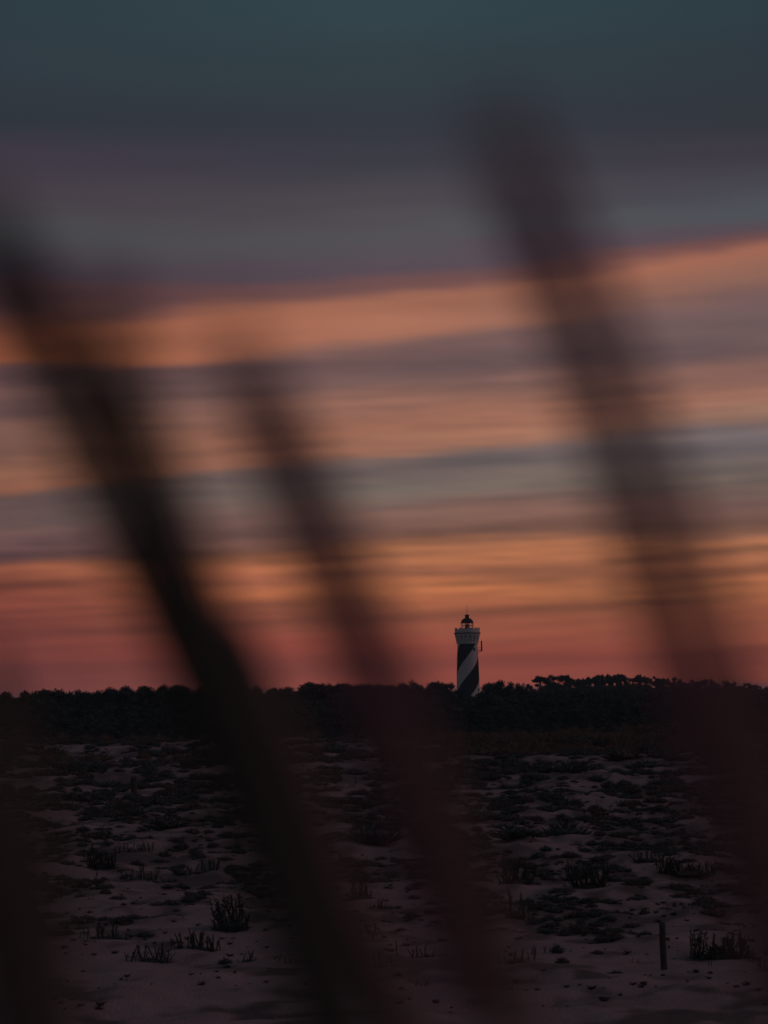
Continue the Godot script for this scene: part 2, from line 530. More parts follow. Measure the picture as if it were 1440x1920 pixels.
func build_wood() -> void:
	var scrub := []
	for k in 4:
		scrub.append(scrub_mesh(Color(0.034, 0.055, 0.050) if k % 2 else Color(0.042, 0.055, 0.049)))
	var places := [[], [], [], []]
	for i in 3200:
		var d := 238.0 + 330.0 * pow(rng.randf(), 1.5)
		var x := rng.randf_range(-1, 1) * (0.185 * d + 14.0)
		d += 14.0 * n_big.get_noise_2d(x * 1.6, 400.0)
		if Vector2(x - 23.6, d - 700.0).length() < 10.0:
			continue
		var top := wood_top(x, d) + 5.0
		var most := minf(lerpf(1.1, 5.2, ss(238.0, 300.0, d)), top * rng.randf_range(0.80, 0.98))
		if absf(x / d * FPX + 720.0 - 878.0) < 30.0:
			most = minf(most, 5.0 + (1288.0 - 1297.0) / FPX * d)
		var h := most * rng.randf_range(0.75, 1.0)
		places[i % 4].append(spot(x, -d, h * rng.randf_range(0.7, 1.3), h - ground(x, -d) - 5.0, 0.1))
	for i in 330:
		var d := rng.randf_range(535.0, 552.0)
		var x := (rng.randf_range(985.0, 1500.0) - 720.0) / FPX * d
		var top := wood_top(x, d) - ground(x, -d)
		places[i % 4].append(spot(x, -d, rng.randf_range(2.0, 4.0), top * rng.randf_range(0.45, 0.80), 0.1))
	for k in 4:
		scatter_stuff("scrub_wood", ["dark mass of low scrub and young pines along the back of the dunes", "blackish green bushes filling the wood edge", "dense thicket in front of the skyline pines", "dark thicket at the foot of the lighthouse"][k], scrub[k], M.leaf, places[k])
	# single trees along the skyline
	var kinds := []
	for k in 8:
		kinds.append(pine_mesh(k))
	var models := {}
	var stretch := [[180.0, "round pine on the low skyline at the far left"], [460.0, "round pine on the skyline left of the thickest stem"], [560.0, "small pine on the skyline right of the thickest stem"], [700.0, "domed pine on the skyline behind the middle seed head"], [850.0, "dark low pine on the skyline just left of the lighthouse"], [985.0, "dark pine on the skyline just right of the lighthouse"], [1200.0, "slender pine on the far rise right of the lighthouse"], [1330.0, "far pine on the slope behind the right seed head"], [1600.0, "far pine where the rise runs down to the right edge"]]
	var trees := []
	var px := -60.0
	while px < 1500.0:
		var near := px < 980.0
		var d := rng.randf_range(300.0, 345.0) if px < 480.0 else (rng.randf_range(340.0, 420.0) if near else rng.randf_range(545.0, 600.0))
		var label := ""
		for s in stretch:
			if px < s[0]:
				label = s[1]
				break
		if absf(px - 876.0) > 24.0 and absf(px - 1028.0) > 32.0:
			trees.append([px, d, rng.randf_range(-2.0, 3.5), rng.randi_range(0, 3) if near or rng.randf() < 0.8 else rng.randi_range(4, 6), label, 1.0])
		px += rng.randf_range(7.0, 14.0) if near else rng.randf_range(7.0, 12.0)
	trees.append([1010.0, 560.0, 3.0, 5, "leftmost umbrella pine of the tall clump on the rise, sky showing under its crown", 1.3])
	trees.append([1024.0, 566.0, 3.0, 4, "thin umbrella pine second in the tall clump on the rise, with gaps in its crown", 0.9])
	trees.append([1041.0, 562.0, 4.0, 6, "broad flat topped umbrella pine in the middle of the tall clump on the rise", 1.35])
	trees.append([1055.0, 570.0, 3.0, 5, "umbrella pine at the right end of the tall clump, next to a bright gap", 1.1])
	trees.append([768.0, 330.0, 9.0, 7, "spiky thin conifer standing above the bushes left of the lighthouse", 1.3])
	trees.append([976.0, 400.0, 4.0, 7, "bare twiggy treetop on the skyline between lighthouse and tall pine clump", 0.8])
	trees.append([128.0, 300.0, 2.0, 7, "twiggy bush top sticking out of the skyline near the left edge", 0.9])
	trees.append([90.0, 300.0, 3.0, 1, "thick round pine left of the notch in the skyline at the far left", 1.2])
	trees.append([580.0, 330.0, 2.5, 0, "largest round pine crown just right of the thickest blurred stem", 1.2])
	trees.append([620.0, 330.0, 1.5, 3, "second large round pine crown right of the thickest blurred stem", 1.2])
	trees.append([818.0, 350.0, 2.0, 2, "broad round pine nearest the left side of the lighthouse", 1.2])
	for t in trees:
		var x: float = (t[0] - 720.0) / FPX * t[1]
		var z: float = -t[1]
		var g := ground(x, z)
		var top: float = wood_top(x, t[1]) + t[2] / FPX * t[1]
		var o: Node3D
		if models.has(t[3]):
			o = models[t[3]].duplicate()
			o.name = numbered("conifer" if t[3] == 7 else "pine_tree")
			add_child(o)
			tag(o, t[4], "tree", "pines along the skyline")
		else:
			o = thing("conifer" if t[3] == 7 else "pine_tree", t[4], "tree", Vector3.ZERO, "pines along the skyline")
			part("crown", kinds[t[3]][0], M.leaf, o)
			part("trunk", kinds[t[3]][1], M.bark, o)
			models[t[3]] = o
		var h: float = (top - g) * 1.02
		o.position = Vector3(x, g, z)
		o.rotation.y = rng.randf() * TAU
		var wide: float = h * t[5] * (rng.randf_range(0.5, 0.8) if t[5] == 1.0 else rng.randf_range(0.8, 0.95))
		o.scale = Vector3(wide, h, wide)

# ---------------------------------------------------------------- dune plants
func finger_mesh(curve: float, leafy := true) -> ArrayMesh:
	# an upright leafy shoot of sea spurge, one unit tall
	var st := begin(false)
	var pts := []
	var rad := []
	for i in 6:
		var t := i / 5.0
		pts.append(Vector3(curve * t * t, t * (1.0 - 0.25 * absf(curve) * t), 0))
		rad.append(lerpf(0.040, 0.050, sin(t * PI)) * (0.3 if i == 5 else 1.0))
	st.set_color(Color(0.065, 0.078, 0.07))
	tube(st, pts, rad, 5)
	if leafy:
		for i in 42:
			var t := rng.randf_range(0.12, 1.0)
			var p := Vector3(curve * t * t, t * (1.0 - 0.25 * absf(curve) * t), 0)
			var a := rng.randf() * TAU
			st.set_color(Color(0.068, 0.085, 0.075) * rng.randf_range(0.7, 1.3))
			blade(st, p, Vector3(cos(a), rng.randf_range(0.5, 1.6), sin(a)), rng.randf_range(0.12, 0.24), 0.05, 0.3, 2)
	return done(st)

func tussock_mesh(base: Color, upright: float) -> ArrayMesh:
	var st := begin(false)
	lump(st, Vector3(0, 0.18, 0), Vector3(0.40, 0.36, 0.40), base * 0.9, 6, 10)
	for i in 230:
		var a := rng.randf() * TAU
		var w := 0.46 * sqrt(rng.randf())
		st.set_color(base * rng.randf_range(0.65, 1.35))
		var root := Vector3(cos(a) * w, 0.55 * (1.0 - pow(w / 0.5, 2.0)) * rng.randf(), sin(a) * w)
		blade(st, root, Vector3(cos(a) * w * 1.6, upright, sin(a) * w * 1.6) + any_dir() * 0.35, rng.randf_range(0.25, 0.5), 0.055, 0.5, 2)
	return done(st)

func twiggy_mesh() -> ArrayMesh:
	# a bush of curved bare branches with small leaves
	var st := begin(false)
	for i in 20:
		var a := rng.randf() * TAU
		var w := rng.randf_range(0.15, 0.5)
		var top := Vector3(cos(a) * w, rng.randf_range(0.55, 1.0), sin(a) * w)
		var bend := Vector3(cos(a) * w * 0.9, top.y * 0.45, sin(a) * w * 0.9)
		st.set_color(Color(0.06, 0.056, 0.05))
		tube(st, [Vector3(cos(a), 0, sin(a)) * 0.07, bend, top], [0.022, 0.017, 0.008], 4, false)
		for k in 16:
			var t := rng.randf_range(0.25, 1.0)
			var p := bend.lerp(top, t)
			st.set_color(Color(0.065, 0.08, 0.07) * rng.randf_range(0.7, 1.3))
			blade(st, p, any_dir() + Vector3(0, 0.9, 0), 0.12, 0.04, 0.2, 2)
	return done(st)

func build_plants() -> void:
	var fingers := []
	for c in [0.0, 0.12, -0.14, 0.3, -0.34, 0.05]:
		fingers.append(finger_mesh(c))
	var tussock := []
	for k in 6:
		tussock.append(tussock_mesh([Color(0.074, 0.092, 0.088), Color(0.092, 0.100, 0.092), Color(0.118, 0.098, 0.090)][k % 3], [0.9, 0.5][k % 2]))
	var twiggy := [twiggy_mesh(), twiggy_mesh(), twiggy_mesh()]
	var kept := [Vector3(4.77, 1.20, -42.61), Vector3(-12.54, 1.20, -120.01), Vector3(10.84, 1.20, -131.02), Vector3(-1.69, 1.20, -128.18), Vector3(0.12, 1.20, -45.91)]
	# plants one can pick out: kind, metres right, metres ahead, width, height, label
	var list := [
		"F|-5.78|49.82|0.934|0.385|row of leafy shoots on bare sand, leftmost of the near plants",
		"F|-4.44|45.58|0.905|0.402|dense dark clump of leafy shoots on the near sand left of the dark stem",
		"F|-3.75|47.53|0.891|0.440|long thin curved shoots behind the dense near clump, left of the dark stem",
		"B|-3.36|51.46|0.851|0.965|tall twiggy bush with curved branches beside the dark stem",
		"M|-3.02|44.71|0.197|0.158|small round dark tuft alone on sand below the tall twiggy bush",
		"F|-2.62|44.66|0.394|0.296|open row of separate upright shoots below the tall twiggy bush",
		"F|-1.99|44.75|0.395|0.138|flat low shoots at the edge of the dark stem",
		"B|-0.76|58.15|0.795|0.795|curly branched bush on pale sand left of the middle brown blade",
		"F|-0.17|54.88|0.557|0.266|low shoots trailing right from the curly branched bush",
		"F|-0.77|49.24|0.956|0.391|wide row of shoots below the curly branched bush",
		"F|0.58|45.58|0.462|0.302|tight tuft of upright shoots under the middle brown blade",
		"F|-0.19|43.69|0.675|0.289|bent row of shoots on the near sand at the middle bottom",
		"F|0.36|42.82|0.132|0.132|two or three tiny upright shoots right of the bent row",
		"F|0.51|40.98|0.217|0.181|nearest little pair of pointed shoots at the middle bottom",
		"M|0.18|40.73|0.072|0.072|tiny dark tuft beside the nearest pair of shoots",
		"F|2.71|52.33|0.462|0.716|tall dark shoots rising above the near sand, left of the near post",
		"F|2.33|44.74|0.572|0.375|spiky fan of shoots half way between middle blade and near post",
		"F|2.70|45.58|0.161|0.261|one bowed shoot right of the spiky fan",
		"F|2.95|45.91|0.142|0.243|second bowed shoot right of the spiky fan",
		"M|3.14|45.79|0.182|0.242|small upright dark clump right of the two bowed shoots",
		"M|3.08|43.79|0.193|0.174|small dark clump nearest the sand edge left of the near post",
		"M|3.90|42.40|0.206|0.094|flat dark tuft left of the foot of the near post",
		"F|4.39|43.97|0.155|0.175|three separate thin shoots just left of the near post",
		"M|3.85|45.43|0.180|0.100|low dark tuft between small clump and near post",
		"B|6.00|44.80|1.087|0.593|large dark spiky bush right of the near post",
		"F|6.50|45.09|0.597|0.478|long shoots leaning out of the right side of the large spiky bush",
		"F|5.67|43.48|0.134|0.153|tiny shoots in front of the large spiky bush",
		"F|6.44|55.46|0.269|0.220|small pair of dark shoots on the sand behind the near post",
		"F|6.55|53.86|0.333|0.214|small dark shoots behind and right of the near post",
		"F|6.55|42.88|0.208|0.208|short shoots at the right edge near the bottom",
		"B|-8.18|69.29|0.948|0.734|dark leafy bush on the far left sand",
		"F|-7.91|75.46|1.165|0.416|dark shoots in a row right of the far left bush",
		"M|-7.98|87.89|1.280|0.659|large round dark shrub below the far wooden post",
		"F|-5.06|67.12|0.977|0.415|wide low shoots left of the dark stem half way down the sand",
		"F|-6.66|65.53|0.752|0.492|upright shoots on the left sand below the round shrub",
		"F|-6.11|64.01|0.424|0.367|small upright shoots right beside the left sand row",
		"F|-7.34|61.21|0.081|0.567|single tall thin stalk on the left sand",
		"B|4.92|59.17|0.862|0.679|pale twigged bush with curled branches left of the near post, further back",
		"B|4.81|62.44|0.771|0.551|dark bush behind the curled pale twigged bush",
		"B|7.74|63.67|1.686|0.534|long row of spiky bushes behind the near post",
		"F|7.12|67.00|0.887|0.443|spiky shoots left of the long spiky row",
		"M|-0.49|77.94|1.582|0.791|largest dark mound in the middle of the dune flat",
		"M|-1.79|84.51|0.783|0.336|flat dark mound left of the largest mound",
		"B|3.23|61.04|1.023|0.646|dark bush straight below the lighthouse on the near flat",
		"M|8.81|141.82|1.126|0.813|neat round dome shrub below the tall pine clump",
		"M|9.77|130.65|1.672|0.692|dark wedge shaped shrub right of the round dome shrub",
		"M|10.44|121.83|0.806|0.430|small dome shrub right of the short pale peg",
		"M|6.01|82.69|1.423|0.766|broad dark mound half way to the wood below the pine clump",
		"M|3.96|77.50|1.231|0.547|low wide mound left of the broad dark mound",
		"M|3.37|92.07|1.462|0.528|dark mound above a pale sand slope below the lighthouse",
		"M|6.42|97.60|0.861|0.474|small dark mound above the broad mound",
		"M|18.26|169.16|1.120|1.717|tallest dark upright shrub at the back right of the flat",
		"M|14.34|149.05|2.104|0.658|long dark shrub left below the tallest upright shrub",
		"M|14.90|139.36|2.029|0.615|spreading dark shrub in front of the tallest upright shrub",
		"M|-4.06|186.04|2.380|0.903|pair of rounded dark shrubs at the back, right of the dark stem",
		"M|-1.90|147.09|1.363|0.454|small flat shrub next to the thin stake",
		"M|-15.85|137.02|1.511|0.484|dark flat shrub left of the far wooden post",
		"M|-27.70|201.40|2.044|0.889|dark shrub at the back near the left edge",
		"M|-22.74|189.52|2.341|0.669|wide dark shrub at the back left",
		"M|-19.86|185.21|1.062|0.899|upright dark shrub at the back above the far wooden post",
		"M|6.50|165.95|2.270|0.805|dark shrub on the sand slope below the lighthouse",
		"M|15.17|189.93|2.514|1.006|dark shrub at the grass edge below the pine clump",
	]
	for row in list:
		var p: PackedStringArray = row.split("|")
		var x := float(p[1])
		var z := -float(p[2])
		var w := float(p[3])
		var h := float(p[4])
		kept.append(Vector3(x, w, z))
		var at := Vector3(x, ground(x, z) - 0.02, z)
		if p[0] == "F":
			var o := thing("spurge_plant", p[5], "plant", at, "leafy spurge shoots on the sand")
			var count := clampi(int(w / 0.034), 3, 36)
			if w > 0.3:
				var mound := part("foot", tussock[rng.randi_range(0, 1)], M.leaf, o, Vector3(rng.randf_range(-0.1, 0.1) * w, -0.02, 0))
				mound.scale = Vector3(w * 0.75, h * 0.38, w * 0.5)
			for i in count:
				var s := part("shoot", fingers[rng.randi_range(0, 5)], M.leaf, o)
				var u := clampf((rng.randi_range(0, 3) - 1.5) * 0.27 + rng.randfn(0.0, 0.09), -0.55, 0.55)
				var dx := u * w
				var dz := rng.randf_range(-0.3, 0.3) * w
				var hh := h * rng.randf_range(0.25, 1.0) * (1.0 - 0.5 * absf(u))
				s.position = Vector3(dx, ground(x + dx, z + dz) - at.y - 0.02, dz)
				s.rotation = Vector3(rng.randf_range(-0.3, 0.3), rng.randf() * TAU, rng.randf_range(-0.35, 0.35) - u * 0.6)
				var thick := clampf(hh * 0.95, 0.11, 0.32) * rng.randf_range(0.7, 1.1)
				s.scale = Vector3(thick, hh, thick)
		elif p[0] == "B":
			var o := thing("twiggy_bush", p[5], "plant", at, "twiggy bushes on the dunes")
			var mound := part("foot", tussock[rng.randi_range(0, 1)], M.leaf, o, Vector3(0, -0.02, 0))
			mound.scale = Vector3(w * 0.8, h * 0.4, w * 0.5)
			for i in int(w / 0.06):
				var f := part("shoot", fingers[rng.randi_range(0, 5)], M.leaf, o)
				var u := rng.randf_range(-0.5, 0.5)
				var hh := h * rng.randf_range(0.2, 0.85) * (1.0 - 0.7 * absf(u))
				f.position = Vector3(u * w * 0.9, 0, rng.randf_range(-0.2, 0.2) * w)
				f.rotation = Vector3(rng.randf_range(-0.3, 0.3), rng.randf() * TAU, rng.randf_range(-0.3, 0.3) - u * 1.1)
				f.scale = Vector3(minf(hh, 0.4), hh, minf(hh, 0.4))
			var n := maxi(1, int(round(w / h * 1.4)))
			for i in n:
				var s := part("branches", twiggy[rng.randi_range(0, 2)], M.leaf, o)
				s.position = Vector3(((i + 0.5) / n - 0.5) * w, 0, rng.randf_range(-0.1, 0.1))
				s.rotation.y = rng.randf() * TAU
				var ws: float = h * rng.randf_range(0.6, 1.1)
				s.scale = Vector3(ws, h * rng.randf_range(0.5, 1.05), ws)
				s.rotation.z = rng.randf_range(-0.35, 0.35)
		else:
			var o := part(numbered("dune_shrub"), tussock[rng.randi_range(0, 3)], M.leaf, self, at)
			o.rotation.y = rng.randf() * TAU
			o.scale = Vector3(w * 1.1, h * 1.15, w * 1.1)
			tag(o, p[5], "shrub", "low dark shrubs on the dune flat")
	# the rest of the dune cover, nearest ones single
	var single := 0
	var rest := [[], [], [], [], [], []]
	var spots := []
	for i in 27000:
		var u := rng.randf()
		var d := 1.0 / lerpf(1.0 / 246.0, 1.0 / 45.0, pow(u, 1.25))
		var x := rng.randf_range(-1, 1) * (0.17 * d + 3.0)
		var size := rng.randf_range(0.22, 0.68) * lerpf(0.5, 1.7, ss(48.0, 190.0, d))
		if rng.randf() < 0.6:
			size *= 0.4
		var cover := lerpf(-0.16, 0.36, ss(44.0, 66.0, d))
		if n_patch.get_noise_2d(x, -d * 0.55) + cover < rng.randf_range(-0.12, 0.55):
			continue
		var free := true
		for q in kept:
			if absf(q.x - x) < q.y * 0.7 and absf(q.z + d) < 0.06 * d:
				free = false
				break
		if free:
			spots.append(Vector3(x, size, -d))
	spots.sort_custom(func(a, b): return a.z / a.y > b.z / b.y)
	for q in spots:
		var k := rng.randi_range(0, 5)
		var t := spot(q.x, q.z, q.y * rng.randf_range(0.8, 1.4), q.y * rng.randf_range(0.4, 0.9), 0.03)
		if single < 210:
			single += 1
			var o := part(numbered("dune_shrub"), tussock[k], M.leaf, self)
			o.transform = t
			var side := x_words(q.x / -q.z * FPX + 720.0)
			var size_word := "small" if q.y < 0.5 else ("knee high" if q.y < 0.9 else "large")
			var deep := "on the nearer sand" if q.z > -62.0 else ("half way" if q.z > -90.0 else "at the back")
			tag(o, "%s %s shrub %s, %s" % [size_word, ["dark green", "grey green", "brownish", "dark", "greyish", "tan"][k], deep, side], "shrub", "low dark shrubs on the dune flat")
		else:
			rest[k].append(t)
	for k in 6:
		scatter_stuff("dune_scrub", ["low dark cover of small shrubs across the dune flat", "grey green low cover on the dune flat", "brownish dry cover on the dune flat", "dark spreading cover on the dune flat", "low grey green tufts on the dune flat", "low brown tufts on the dune flat"][k], tussock[k], M.leaf, rest[k])
	# dry grass along the foot of the wood
	var dry := []
	for i in 900:
		var d := rng.randf_range(170.0, 262.0)
		var x := rng.randf_range(0.02, 0.15) * d if rng.randf() < 0.75 else rng.randf_range(-0.18, 0.18) * d
		var h := rng.randf_range(0.45, 1.25)
		dry.append(spot(x, -d, h * rng.randf_range(0.9, 1.6), h, 0.02))
	scatter_stuff("dry_grass", "pale brown dry grass fringing the foot of the wood", tussock_mesh(Color(0.15, 0.105, 0.08), 1.3), M.leaf, dry)
	# sprigs, twigs and dead bits lying about on the open sand
	var bits := begin(false)
	for i in 22:
		var a := rng.randf() * TAU
		bits.set_color(Color(0.06, 0.05, 0.04) * rng.randf_range(0.6, 1.4))
		blade(bits, Vector3(cos(a), 0, sin(a)) * rng.randf() * 0.4, Vector3(cos(a * 3.0), rng.randf_range(0.1, 0.9), sin(a * 3.0)), rng.randf_range(0.3, 0.7), 0.11, 0.9, 2)
	var bm := done(bits)
	var lie := []
	for i in 1700:
		var d := 1.0 / lerpf(1.0 / 120.0, 1.0 / 38.0, rng.randf())
		var x := rng.randf_range(-1, 1) * (0.17 * d + 2.0)
		if d < 46.0 and n_patch.get_noise_2d(x * 1.5, d * 1.5) < -0.02:
			continue
		var s := 0.05 + 0.13 * pow(rng.randf(), 2.0)
		lie.append(spot(x, -d, s, s * 1.5, 0.0))
	scatter_stuff("plant_debris", "small dark sprigs and dead plant bits strewn on the sand", bm, M.leaf, lie)

func x_words(px: float) -> String:
	if px < 130.0: return "at the left edge"
	if px < 245.0: return "left of the far post"
	if px < 420.0: return "right of the far post"
	if px < 620.0: return "behind the dark stem"
	if px < 800.0: return "below the middle seed head"
	if px < 960.0: return "straight below the lighthouse"
	if px < 1110.0: return "below the tall pine clump"
	if px < 1250.0: return "behind the near post"
	if px < 1380.0: return "right of the near post"
	return "at the right edge"

# ---------------------------------------------------------------- posts
func build_post(x: float, d: float, w: float, h: float, lean: float, m: Material, label: String) -> void:
	var at := Vector3(x, ground(x, -d), -d)
	var o := thing("wooden_post", label, "post", at)
	o.rotation.z = lean
	var st := begin()
	var pts := []
	var rad := []
	for i in 9:
		pts.append(Vector3(rng.randf_range(-0.02, 0.02) * w, -0.2 + (h + 0.2) * i / 8.0, rng.randf_range(-0.02, 0.02) * w))
		rad.append(w * 0.5 * rng.randf_range(0.94, 1.05))
	pts.append(Vector3(0, h + 0.012, 0))
	rad.append(w * 0.40)
	tube(st, pts, rad, 12)
	part("post", done(st), m, o)
	if w > 0.06:
		st = begin(false)
		for k in 3:
			var a := rng.randf_range(-1.2, 1.2)
			var p := Vector3(sin(a), 0, cos(a)) * w * 0.5
			tri(st, p + Vector3(0, h * 0.95, 0.004), p + Vector3(0.006, h * rng.randf_range(0.2, 0.5), 0.004), p + Vector3(-0.006, h * 0.9, 0.004))
		part("crack", done(st), M.dark_stone, o)

# ---------------------------------------------------------------- near grass
# path: Vector3s from the foot to the tip, in metres; w: full thickness of the spike
func seed_head(label: String, path: Array, from: float, w: float, core: float, thick: float, m: Material) -> void:
	var foot: Vector3 = path[0]
	var o := thing("marram_grass", label, "grass", foot, "marram heads close to the lens")
	var c := Curve3D.new()
	for i in path.size():
		var before: Vector3 = path[maxi(i - 1, 0)]
		var after: Vector3 = path[mini(i + 1, path.size() - 1)]
		var t := (after - before).normalized() / 3.0
		c.add_point(path[i] - foot, -t * before.distance_to(path[i]), t * after.distance_to(path[i]))
	var total := c.get_baked_length()
	var st := begin()
	var pts := []
	var rad := []
	for i in 30:
		pts.append(c.sample_baked(total * 0.97 * i / 29.0))
		rad.append(0.0014 * (1.0 - 0.4 * i / 29.0))
	tube(st, pts, rad, 6)
	part("stem", done(st), m, o)
	var start := total * from
	st = begin()
	var strands := 26
	for s in strands:
		var aside := lerpf(-0.94, 0.94, s / (strands - 1.0)) + rng.randf_range(-0.015, 0.015)
		var behind := sqrt(1.0 - minf(aside * aside, 1.0)) * rng.randf_range(-1.0, 1.0)
		var first := rng.randf_range(0.0, 0.05)
		var end := rng.randf_range(0.95, 1.0)
		var girth := w * thick * rng.randf_range(0.0215, 0.0235)
		pts = []
		rad = []
		for i in 26:
			var t := lerpf(first, end, i / 25.0)
			var p := c.sample_baked(lerpf(start, total, t))
			var along := (c.sample_baked(minf(lerpf(start, total, t) + 0.002, total)) - c.sample_baked(lerpf(start, total, t) - 0.002)).normalized()
			var across := along.cross(Vector3(0, 0, 1)).normalized()
			var wide := w * 0.5 * lerpf(1.05, 0.88, t) * minf(1.0, sqrt(t * 6.0 + 0.4)) * minf(1.0, sqrt((1.0 - t) * 10.0 + 0.55))
			pts.append(p + (across * aside + along.cross(across) * behind) * wide)
			rad.append(girth * lerpf(1.12, 0.85, t) * minf(1.0, (25 - i) / 4.0 + 0.1))
		tube(st, pts, rad, 5)
	var head := part("seed_head", done(st), m, o)
	st = begin(false)
	var count := int((total - start) / w * 26.0)
	for i in count:
		var t := 0.985 * pow((i + 0.5) / count, 1.2)
		var s := lerpf(start, total, t)
		var p := c.sample_baked(s)
		var along := (c.sample_baked(minf(s + 0.002, total)) - c.sample_baked(s - 0.002)).normalized()
		var turn := TAU * fposmod(i * 0.569840, 1.0)
		var across := along.cross(Vector3(0, 0, 1)).normalized()
		var out := across * cos(turn) + along.cross(across) * sin(turn)
		var taper := minf(1.0, sqrt((1.0 - t) * 7.0 + 0.05))
		if rng.randf() > taper:
			continue
		var wide := w * 0.5 * lerpf(1.06, 0.90, t) * taper
		var q := p + out * wide * pow(fposmod(i * 0.754877, 1.0), 0.36) * 0.97 - along * w * 0.1
		blade(st, q, along + out * rng.randf_range(-0.05, 0.22), w * rng.randf_range(0.14, 0.22), w * 0.03, 0.0, 2)
	part("spikelets", done(st), m, head)

func grass_leaf(label: String, path: Array, from: float, w: float, m: Material) -> void:
	var foot: Vector3 = path[0]
	var o := thing("beach_grass", label, "grass", foot, "marram leaves close to the lens")
	var c := Curve3D.new()
	for i in path.size():
		var before: Vector3 = path[maxi(i - 1, 0)]
		var after: Vector3 = path[mini(i + 1, path.size() - 1)]
		var t := (after - before).normalized() / 3.0
		c.add_point(path[i] - foot, -t * before.distance_to(path[i]), t * after.distance_to(path[i]))
	var total := c.get_baked_length()
	var st := begin()
	var pts := []
	var rad := []
	for i in 36:
		var u := maxf(0.0, (i - 6) / 29.0)
		var t := lerpf(from, 1.0, u) if i >= 6 else from * i / 6.0
		pts.append(c.sample_baked(total * t))
		rad.append(w * 0.5 * minf(1.0, pow(1.0 - u, 0.45) * 1.5 + 0.03) * (1.0 if i >= 6 else 0.4 + 0.1 * i))
	tube(st, pts, rad, 8)
	part("blade", done(st), m, o)

